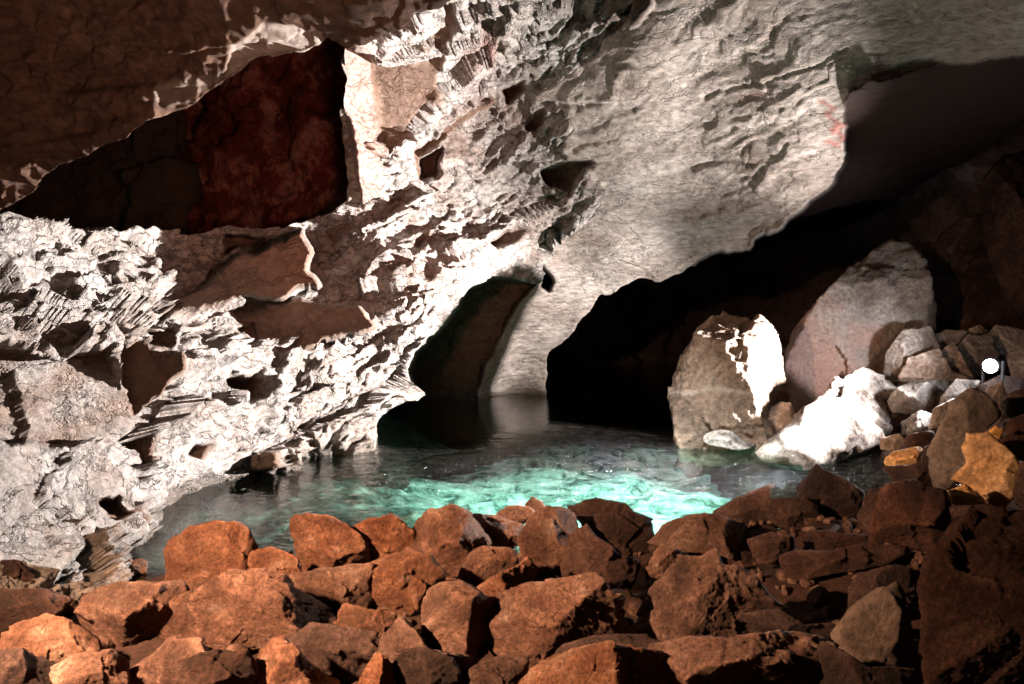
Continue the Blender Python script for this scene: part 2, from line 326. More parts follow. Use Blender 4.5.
# facets that turn away from the lamp or stand as plain faces: (outline, three (px,py,depth), roughness, brown = shade put into the colour)
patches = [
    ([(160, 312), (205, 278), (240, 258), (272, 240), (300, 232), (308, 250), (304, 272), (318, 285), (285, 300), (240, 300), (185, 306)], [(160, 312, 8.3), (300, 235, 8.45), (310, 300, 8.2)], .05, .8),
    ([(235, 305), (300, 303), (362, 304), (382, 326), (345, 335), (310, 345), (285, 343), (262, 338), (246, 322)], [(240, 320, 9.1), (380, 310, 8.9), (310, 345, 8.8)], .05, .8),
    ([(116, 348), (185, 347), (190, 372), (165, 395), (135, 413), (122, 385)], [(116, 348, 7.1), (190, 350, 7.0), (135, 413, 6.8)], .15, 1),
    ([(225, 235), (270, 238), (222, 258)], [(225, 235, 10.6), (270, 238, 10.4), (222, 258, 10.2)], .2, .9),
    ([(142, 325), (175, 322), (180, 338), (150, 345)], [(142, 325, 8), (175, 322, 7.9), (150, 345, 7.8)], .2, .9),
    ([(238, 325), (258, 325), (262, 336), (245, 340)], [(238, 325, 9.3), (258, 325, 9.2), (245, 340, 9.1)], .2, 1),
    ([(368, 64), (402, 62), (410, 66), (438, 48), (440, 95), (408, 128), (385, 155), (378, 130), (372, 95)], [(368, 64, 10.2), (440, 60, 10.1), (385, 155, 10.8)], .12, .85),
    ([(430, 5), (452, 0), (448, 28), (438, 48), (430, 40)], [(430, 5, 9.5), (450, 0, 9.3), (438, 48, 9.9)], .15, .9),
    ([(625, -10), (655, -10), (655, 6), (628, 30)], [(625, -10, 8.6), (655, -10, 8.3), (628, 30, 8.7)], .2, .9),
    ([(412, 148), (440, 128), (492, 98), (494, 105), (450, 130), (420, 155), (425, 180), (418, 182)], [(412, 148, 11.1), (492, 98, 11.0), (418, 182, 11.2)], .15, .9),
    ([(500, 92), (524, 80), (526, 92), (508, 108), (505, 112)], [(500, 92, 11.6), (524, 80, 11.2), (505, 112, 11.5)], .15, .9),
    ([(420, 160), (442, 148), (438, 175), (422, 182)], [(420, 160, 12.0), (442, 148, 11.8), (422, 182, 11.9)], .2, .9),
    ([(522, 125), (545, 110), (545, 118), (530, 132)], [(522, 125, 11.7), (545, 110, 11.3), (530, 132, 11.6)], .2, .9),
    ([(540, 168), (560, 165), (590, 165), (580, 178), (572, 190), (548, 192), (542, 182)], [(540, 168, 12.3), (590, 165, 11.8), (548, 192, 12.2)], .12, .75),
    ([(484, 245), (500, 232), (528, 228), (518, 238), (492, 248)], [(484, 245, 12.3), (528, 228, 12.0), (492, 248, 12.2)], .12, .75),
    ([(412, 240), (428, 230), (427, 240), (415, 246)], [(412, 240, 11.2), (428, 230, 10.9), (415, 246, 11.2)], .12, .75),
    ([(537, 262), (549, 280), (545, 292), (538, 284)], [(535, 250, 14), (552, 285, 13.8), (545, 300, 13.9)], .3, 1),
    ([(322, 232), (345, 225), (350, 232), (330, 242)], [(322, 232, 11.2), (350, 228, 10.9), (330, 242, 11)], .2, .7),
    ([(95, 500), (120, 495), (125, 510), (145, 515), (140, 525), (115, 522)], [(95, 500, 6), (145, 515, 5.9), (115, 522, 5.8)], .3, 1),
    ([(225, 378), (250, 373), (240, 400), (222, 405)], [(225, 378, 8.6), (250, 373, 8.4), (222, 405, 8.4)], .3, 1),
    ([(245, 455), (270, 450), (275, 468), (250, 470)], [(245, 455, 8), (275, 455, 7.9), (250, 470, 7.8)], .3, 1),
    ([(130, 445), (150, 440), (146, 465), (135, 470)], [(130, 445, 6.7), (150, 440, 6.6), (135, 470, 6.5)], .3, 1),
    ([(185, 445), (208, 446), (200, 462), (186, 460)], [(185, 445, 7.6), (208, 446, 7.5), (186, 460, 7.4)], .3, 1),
    ([(375, 425), (405, 400), (421, 385), (413, 370), (418, 350), (440, 325), (462, 300), (490, 284), (530, 280), (528, 295), (508, 330), (488, 362), (480, 398), (490, 450), (375, 460)], [(380, 425, 14.6), (530, 280, 13.4), (485, 420, 13.8)], .25, .9),  # alcove: the boulder's cast shadow, put into colour and shape
    # underside past the lip, its shade put into a near-black colour
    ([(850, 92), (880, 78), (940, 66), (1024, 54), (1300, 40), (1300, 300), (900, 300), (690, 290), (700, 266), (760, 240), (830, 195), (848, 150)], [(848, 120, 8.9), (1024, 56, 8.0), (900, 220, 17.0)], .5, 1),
]
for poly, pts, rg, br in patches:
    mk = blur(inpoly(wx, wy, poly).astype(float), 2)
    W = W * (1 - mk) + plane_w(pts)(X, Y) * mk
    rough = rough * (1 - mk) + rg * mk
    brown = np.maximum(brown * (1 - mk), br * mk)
W = np.clip(W, 1 / 24., 1 / 2.8)
# striated plane, lower left
G1 = [(-170, 352), (104, 352), (135, 412), (140, 430), (120, 445), (60, 440), (-170, 465)]
g1 = blur(inpoly(wx, wy, G1).astype(float), 2)
W = W * (1 - g1) + plane_w([(0, 352, 6.2), (110, 360, 6.9), (60, 440, 5.9)])(X, Y) * g1
G2 = [(-170, 430), (60, 436), (130, 445), (140, 500), (110, 530), (70, 560), (40, 600), (-170, 660)]
g2 = blur(inpoly(wx, wy, G2).astype(float), 3)
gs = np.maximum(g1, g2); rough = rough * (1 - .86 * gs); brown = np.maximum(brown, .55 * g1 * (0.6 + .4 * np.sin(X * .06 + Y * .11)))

pinkp = blur(inpoly(wx, wy, [(344, 40), (365, 36), (378, 95), (382, 195), (362, 205), (352, 150), (344, 90)]).astype(float), 2)
W = W * (1 - pinkp) + plane_w([(346, 60, 9.5), (380, 60, 10.0), (365, 200, 10.4)])(X, Y) * pinkp
pink = .55 * pinkp; rough = rough * (1 - .55 * pinkp)
for cx, cy, rx, ry, a in ((490, 45, 9, 14, .6), (478, 70, 22, 30, .25), (400, 265, 18, 14, .12)):
    stain = np.maximum(stain, a * np.exp(-((wx - cx) / rx) ** 2 - ((wy - cy) / ry) ** 2))
stain = np.maximum(stain, .95 * blur(inpoly(wx + 6 * np.sin(wy * .5), wy, [(826, 103), (834, 103), (838, 120), (848, 125), (846, 145), (826, 144), (838, 138), (828, 118)]).astype(float), 1))
stain = np.maximum(stain, .4 * blur(inpoly(wx, wy, [(738, 100), (765, 92), (760, 98), (742, 104)]).astype(float), 1))

P = at(X, Y, 1 / W)
pf = P0.reshape(-1, 3)
wp = pf + .12 * np.stack([fbm(pf * 2.1, 3, 40 + k) for k in range(3)], -1)
# rotate into strata directions (beds climb to the right)
ca, sa = math.cos(.55), math.sin(.55)
sx = wp[:, 0] * ca + wp[:, 2] * sa; sz = -wp[:, 0] * sa + wp[:, 2] * ca
an = np.stack([sx * .42, wp[:, 1] * .75, sz * 1.7], -1)
def spacing(Pg):
    a = np.linalg.norm(np.gradient(Pg, axis=0), axis=-1); b = np.linalg.norm(np.gradient(Pg, axis=1), axis=-1)
    return blur(np.maximum(a, b), 2).ravel()
sg = spacing(at(X, Y, 1 / blur(W, 1)))
def att(wl, g): return smooth(wl / g, 2.0, 5.2)
crag = .37 * facets(an * .75, 100, 1.15, .32) * att(1.0, sg) + .105 * facets(an * 2.1, 120, 1.2, .3) * att(.38, sg) + .06 * facets(an * 5.6, 140, 1.5, .2) * att(.15, sg) + .028 * facets(wp * 13, 160, 1.4, .3) * att(.07, sg) + .05 * fbm(wp * 2.0, 4, 60, .55) * att(.2, sg)
bed = np.stack([wp[:, 0] * .35 + wp[:, 2] * .1, wp[:, 1] * .35, (wp[:, 2] - .28 * wp[:, 0]) * 3.2], -1)
slabd = .07 * fbm(pf * .7, 3, 71) + .014 * facets(bed * .8, 200, .6, .15) * att(.6, sg) + .006 * facets(bed * 2.2, 220, .8, .3) * att(.2, sg) + .012 * facets(bed * 6, 230, 1.0, .4) * att(.09, sg) + .03 * fbm(bed * 2, 4, 77) * att(.15, sg)
stri = np.stack([(pf[:, 1] - pf[:, 2]) * .35, pf[:, 0] * .4, (pf[:, 1] * .55 + pf[:, 2] * 1.1) * 2.2], -1)
strd = .05 * facets(stri * 1.4, 700, .9, .3) * att(.3, sg) + .02 * facets(stri * 4, 720, 1, .3) * att(.12, sg) + .012 * facets(wp * 13, 740, 1.2, .2) * att(.07, sg)
rf = rough.ravel(); sf = slab.ravel()
disp = strd * gs.ravel() + crag * rf * (1 - .8 * sf) + slabd * sf * 1.0
# thin open joints running along the beds
jd = np.zeros(len(pf))
def joint(pts, depth=.12, wid=2.2):
    global jd
    wxx, wyy = wx.ravel(), wy.ravel()
    best = np.full(len(pf), 1e9)
    for (x0, y0), (x1, y1) in zip(pts[:-1], pts[1:]):
        dx, dy = x1 - x0, y1 - y0; t = np.clip(((wxx - x0) * dx + (wyy - y0) * dy) / (dx * dx + dy * dy), 0, 1)
        best = np.minimum(best, np.hypot(wxx - x0 - t * dx, wyy - y0 - t * dy))
    jd += depth * np.exp(-(best / wid) ** 2)
for pts, dp in (([(560, 106), (640, 108), (700, 98), (765, 85), (800, 72), (850, 48)], .16), ([(600, 150), (700, 163), (760, 165)], .12), ([(690, 128), (740, 118), (800, 85)], .06), ([(720, 195), (780, 165), (830, 150)], .08),
                ([(620, 130), (668, 112), (700, 105)], .08), ([(870, 55), (930, 38), (1024, 28)], .1), ([(640, 282), (690, 256), (760, 235)], .1), ([(730, 130), (770, 128), (780, 108), (860, 80)], .07), ([(700, 250), (720, 190), (800, 175)], .04)):
    joint(pts, dp)
disp = (disp - jd * np.where(sf > .5, .22, .5)) * np.where(sg > .12, .12 / sg, 1)
P = (P.reshape(-1, 3) + N0.reshape(-1, 3) * disp[:, None]).reshape(P.shape)

TOP = [(-170, 226), (0, 226), (60, 222), (130, 224), (180, 226), (250, 226), (292, 224), (330, 212), (350, 200), (342, 120), (342, 44), (350, 38), (350, -130), (1300, -130), (1300, 120),
       (1024, 120), (960, 165), (890, 205), (830, 230), (760, 248), (700, 268), (640, 284), (602, 300), (575, 326), (552, 360), (545, 398), (545, 450), (480, 470), (400, 500), (320, 660), (-170, 660)]
cxm = (wx[:-1, :-1] + wx[1:, 1:]) / 2; cym = (wy[:-1, :-1] + wy[1:, 1:]) / 2
front = inpoly(cxm, cym, TOP)
isl = inpoly(cxm, cym, SLAB)
wet = smooth(.16 + .05 * np.sin(P[..., 0] * 5) - P[..., 2], 0, .1)
at_l = dict(brown=brown, pink=pink, stain=stain, wet=wet)
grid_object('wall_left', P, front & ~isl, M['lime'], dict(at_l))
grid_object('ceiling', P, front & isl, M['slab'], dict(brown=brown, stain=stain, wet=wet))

# ---- near roof, upper left
X2, Y2 = make_grid(-260, 480, -260, 230)
w2 = tps([(0, 211, 5.3), (59, 164, 5.2), (134, 136, 5.0), (225, 79, 4.8), (325, 33, 4.6), (430, 0, 4.4), (0, 100, 5.0), (0, 0, 4.7), (200, 0, 4.35), (350, 0, 4.2), (-260, 100, 4.0), (-260, -260, 2.6), (400, -260, 3.7), (150, 60, 4.75), (-260, 230, 4.4)], X2, Y2)
w2 = np.clip(w2, 1 / 9, 1 / 1.3)
P2 = at(X2, Y2, 1 / w2); N2 = normals(P2); p2 = P2.reshape(-1, 3)
wx2 = X2 + 3 * fbm(p2 * 3.5, 4, 13).reshape(X2.shape); wy2 = Y2 + 3 * fbm(p2 * 3.5, 4, 19).reshape(X2.shape)
pale = blur(inpoly(wx2, wy2, [(222, 78), (232, 45), (262, 22), (300, 26), (327, 30), (324, 42), (290, 50), (253, 65)]).astype(float), 2)  # facet facing the lamp, its brightness put into the colour
w2b = w2 * (1 - pale) + plane_w([(228, 60, 4.75), (326, 33, 5.0), (262, 22, 4.7)])(X2, Y2) * pale
pale2 = blur(inpoly(wx2, wy2, [(160, 82), (175, 76), (232, 70), (190, 98), (172, 106), (160, 98)]).astype(float), 2) * .5
P2 = at(X2, Y2, 1 / w2b)
sg2 = spacing(P2)
b2 = p2 * np.array([.5, .8, 2.6])
d2 = .09 * facets(b2 * 1.0, 300, .9, .25) * att(.4, sg2) + .03 * facets(b2 * 3, 320, .8, .5) * att(.14, sg2) + .06 * fbm(p2 * 1.2, 4, 91) * att(.1, sg2) + .035 * facets(p2 * 5, 330, 1.2, .25) * att(.2, sg2) + .016 * facets(p2 * 12, 340, 1.3, .25) * att(.08, sg2)
d2 = blur((d2 * np.where(sg2 > .04, .04 / sg2, 1)).reshape(X2.shape), 1).ravel()
P2 = (P2.reshape(-1, 3) + N2.reshape(-1, 3) * d2[:, None]).reshape(P2.shape)
A = [(-270, 300), (-60, 245), (0, 211), (24, 197), (59, 164), (99, 148), (134, 136), (158, 118), (186, 107), (225, 79), (253, 65), (292, 49), (324, 39), (330, 36), (348, 44), (375, 30), (410, 8), (440, 0), (480, -20), (480, -270), (-270, -270)]
P2 = P2
c2x = (wx2[:-1, :-1] + wx2[1:, 1:]) / 2; c2y = (wy2[:-1, :-1] + wy2[1:, 1:]) / 2
grid_object('ceiling_near', P2, inpoly(c2x, c2y, A), M['roof'], dict(pale=np.maximum(pale, pale2)), back=.5)

# ---- dark red recess wall behind the bank
X3, Y3 = make_grid(-300, 420, -80, 300, 3)
w3 = plane_w([(180, 100, 15.0), (350, 100, 13.2), (200, 225, 14.5)])(X3, Y3)
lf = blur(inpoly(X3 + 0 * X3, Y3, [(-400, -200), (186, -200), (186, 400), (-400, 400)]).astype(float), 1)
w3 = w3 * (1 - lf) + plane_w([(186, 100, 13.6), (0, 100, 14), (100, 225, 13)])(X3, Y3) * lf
P3 = at(X3, Y3, 1 / w3); N3 = normals(P3); p3 = P3.reshape(-1, 3)
d3 = .35 * facets(p3 * .7, 400, .8, .4) + .12 * facets(p3 * 2.6, 420) + .1 * fbm(p3 * .9, 5, 93)
P3 = (p3 + N3.reshape(-1, 3) * d3[:, None]).reshape(P3.shape)
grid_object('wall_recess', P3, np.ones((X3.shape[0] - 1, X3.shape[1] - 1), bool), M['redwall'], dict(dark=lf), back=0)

# ---- the dark cavern behind the boulders, and the right side
X4, Y4 = make_grid(400, 1700, -200, 470, 5)
w4 = tps([(400, 300, 17), (560, 200, 19), (560, 400, 20), (700, 300, 24), (850, 300, 22), (940, 200, 15), (1024, 200, 12), (1200, 200, 9), (1500, 200, 6), (1700, 400, 4), (1024, 380, 12.5), (1200, 450, 8), (1024, 0, 12), (800, -200, 14), (1500, -200, 5), (560, -200, 16)], X4, Y4)
w4 = np.clip(w4, 1 / 26, 1 / 3.5)
P4 = at(X4, Y4, 1 / w4); N4 = normals(P4); p4 = P4.reshape(-1, 3)
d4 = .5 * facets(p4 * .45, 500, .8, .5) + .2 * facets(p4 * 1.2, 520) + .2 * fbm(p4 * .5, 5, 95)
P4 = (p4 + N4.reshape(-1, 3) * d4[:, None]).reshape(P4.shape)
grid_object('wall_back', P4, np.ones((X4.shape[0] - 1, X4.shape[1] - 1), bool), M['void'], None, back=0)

# ---------------------------------------------------------------- pool, floor, rubble ground
def sheet_xy(name, x0, x1, y0, y1, st, zf, mat, attrs=None, kind='structure'):
    gx, gy = np.meshgrid(np.arange(x0, x1 + .01, st), np.arange(y0, y1 + .01, st))
    z = zf(gx, gy); Pq = np.stack([gx, gy, z], -1)
    H, Wd = gx.shape; idx = np.arange(H * Wd).reshape(H, Wd)
    q = np.stack([idx[:-1, :-1], idx[:-1, 1:], idx[1:, 1:], idx[1:, :-1]], -1).reshape(-1, 4)
    return tag(mesh_obj(name, Pq.reshape(-1, 3), q, mat, True, {k: f(gx, gy) for k, f in (attrs or {}).items()}), kind=kind)
def rip(x, y):
    r = .9 * smooth(10.8 - y + .8 * np.sin(x * 1.3), 0, 2.2)
    return r * smooth(x, -2.4, -1.2) + .05
water = sheet_xy('water', -7, 14, 2.5, 30, .25, lambda x, y: 0 * x, M['water'], dict(ripple=rip))
def floor_z(x, y):
    p = np.stack([x.ravel(), y.ravel(), 0 * x.ravel()], -1)
    n = .22 * facets(p * 1.3, 600, .8, .5).reshape(x.shape) + .12 * fbm(p * 1.1, 4, 61).reshape(x.shape)
    deep = -.42 - .10 * np.maximum(y - 6.5, 0)
    left = smooth(-x, .8, 3.0)
    return deep * (1 - left) + (-.25) * left + n * .6
sheet_xy('pool_floor', -7, 14, 2.5, 30, .09, floor_z, M['poolfloor'])
def ground_z(x, y):
    p = np.stack([x.ravel(), y.ravel(), 0 * x.ravel()], -1)
    n = .10 * facets(p * 2.0, 640, .9, .5).reshape(x.shape) + .08 * fbm(p * 1.6, 4, 67).reshape(x.shape)
    z = .10 - .07 * (y - 3.5) - 1.4 * smooth(y, 5.2, 7.4)
    r = smooth(x, 1.0, 2.6) * (1 - smooth(y, 5.6, 6.6) * (1 - smooth(x, 3.2, 4.2))); z = z * (1 - r) + .16 * r
    z = z - .5 * smooth(-x, 2.6, 4.6) * smooth(y, 3.0, 4.2)
    far = smooth(y, 6.2, 7.6) * smooth(x, 2.6, 3.4); z = z * (1 - far) + np.clip(.3 * (x - 4.9), -.6, .7) * far
    return z + n
sheet_xy('ground', -5, 13, -4, 13, .06, ground_z, M['earth'])

# ---------------------------------------------------------------- rocks
_ico = {}
def ico(n):
    if n not in _ico:
        bm = bmesh.new(); bmesh.ops.create_icosphere(bm, subdivisions=n, radius=1)
        bm.verts.ensure_lookup_table()
        V = np.array([v.co[:] for v in bm.verts]); Fc = np.array([[v.index for v in f.verts] for f in bm.faces]); bm.free(); _ico[n] = (V, Fc)
    return _ico[n]

FR = dict(A=(0, 470, 3.197), B=(150, 490, 3.524), C=(400, 490, 3.524), D=(620, 460, 3.053), E=(820, 440, 2.804), F=(860, 300, 3.11), G=(644, 220, 2.671), P=(0, 0, 1.0))
def dep(py):
    return float(np.interp(py, [495, 515, 540, 570, 600, 640, 684, 720], [6.3, 5.8, 5.1, 4.5, 4.0, 3.45, 3.0, 2.7]))

def rock(fr, pts, mat, label, seed, d=None, name='rock', thick=.9, planes=None, cat='rock', group=None, amp=1.0, nf=7, attrs=None, grow=1.14):
    ox, oy, s = FR[fr]; pts = [(ox + a / s, oy + b / s) for a, b in pts]
    Pp = np.array(pts); 
    # area centroid
    x, y = Pp[:, 0], Pp[:, 1]; xn, yn = np.roll(x, -1), np.roll(y, -1); cr = x * yn - xn * y
    ar = cr.sum() / 2; c = np.array([((x + xn) * cr).sum() / 6 / ar, ((y + yn) * cr).sum() / 6 / ar])
    if d is None: d = dep(c[1])
    rng = np.random.RandomState(seed)
    k = d / F
    Q = (Pp - c) * k * grow; Q[:, 1] *= -1                     # metres, x right y up
    ang = np.arctan2(Q[:, 1], Q[:, 0]); 
    # ray/polygon radius table
    T = np.linspace(-math.pi, math.pi, 361); R = np.zeros(361)
    for i, t in enumerate(T):
        dx, dy = math.cos(t), math.sin(t); best = 0
        for a in range(len(Q)):
            x0, y0 = Q[a]; x1, y1 = Q[(a + 1) % len(Q)]; ex, ey = x1 - x0, y1 - y0
            den = dx * ey - dy * ex
            if abs(den) < 1e-9: continue
            r = (x0 * ey - y0 * ex) / den; u = (x0 * dy - y0 * dx) / den
            if r > 0 and -1e-6 <= u <= 1 + 1e-6: best = max(best, r)
        R[i] = best
    R[R == 0] = R.mean()
    R = np.convolve(np.pad(R, 2, mode='wrap'), [.02, .13, .7, .13, .02], 'valid')
    rm = R.mean(); D = thick * rm
    sub = 6 if rm / k > 48 else (5 if rm / k > 14 else 4)
    V, Fc = ico(sub)
    u, v, t = V[:, 0], V[:, 1], V[:, 2]                        # t towards the camera
    th = np.arctan2(v, u); sn = np.hypot(u, v) + 1e-6
    cand = [np.interp(th, T, R) / sn]
    def addp(n, h):
        n = np.array(n, float); n /= np.linalg.norm(n); dt = V @ n
        cand.append(np.where(dt > .02, h / np.maximum(dt, .02), 1e3))
    if planes:
        for (nx, ny, nt_, hh) in planes: addp((nx, ny, nt_), hh * rm)
    else:
        a0 = rng.rand() * 6.28
        for i in range(nf):
            a = a0 + i * 2.4 + rng.rand() * .8; tl = rng.uniform(.3, 1.5)
            n = np.array([math.cos(a) * tl, math.sin(a) * tl, 1.0]); n /= np.linalg.norm(n)
            H = (Q @ n[:2]).max()
            addp(n, H * rng.uniform(.55, .82) + n[2] * D * rng.uniform(.12, .5))
    for i in range(5):
        a = rng.rand() * 6.28; tl = rng.uniform(.2, .9); n = np.array([math.cos(a) * tl, math.sin(a) * tl, -1.0]); n /= np.linalg.norm(n)
        H = (Q @ n[:2]).max(); addp(n, H * .9 + D * .5)
    C_ = np.array(cand); kk = 95.0 / rm
    mn = C_.min(0); rad = mn - np.log(np.exp(-kk * np.clip(C_ - mn, 0, 3)).sum(0)) / kk
    rad = np.maximum(rad, .15 * rm)
    Lp = V * rad[:, None]
    q = Lp / rm + rng.rand(3) * 50
    dn = .025 * fbm(q * 1.3, 5, 5) + .08 * facets(q * 1.2, seed % 7, 1.5, .1) + .03 * facets(q * 3, 9, 1.2, .2) + .018 * facets(q * 8, 17, 1.4, .25) + .008 * facets(q * 19, 27, 1.4, .25)
    Lp = Lp * (1 + dn * amp)[:, None]
    # camera-aligned axes at the rock -> world
    C0 = at(c[0], c[1], d); ctr = C0
    # use the true view ray as local forward axis
    ray = C0 - np.array([0, 0, CAMH]); ray /= np.linalg.norm(ray)
    right = np.array([1, 0, 0.]); upc = np.array([0, sp, cp]); fwd = np.array([0, cp, -sp])
    # shear-free: outline lies in the plane parallel to the film, thickness runs along the ray
    Wp = Lp[:, 0:1] * right + Lp[:, 1:2] * upc - Lp[:, 2:3] * ray
    at2 = {}
    if attrs:
        # intrinsic colour marks given as functions of photo-plane metres / rm
        at2 = {kk_: f(Lp[:, 0] / rm, Lp[:, 1] / rm, Lp[:, 2] / rm) for kk_, f in attrs.items()}
    o = mesh_obj(name, Wp, Fc, mat, True, at2)
    o.location = [float(a) for a in ctr]
    return tag(o, label, cat, group)

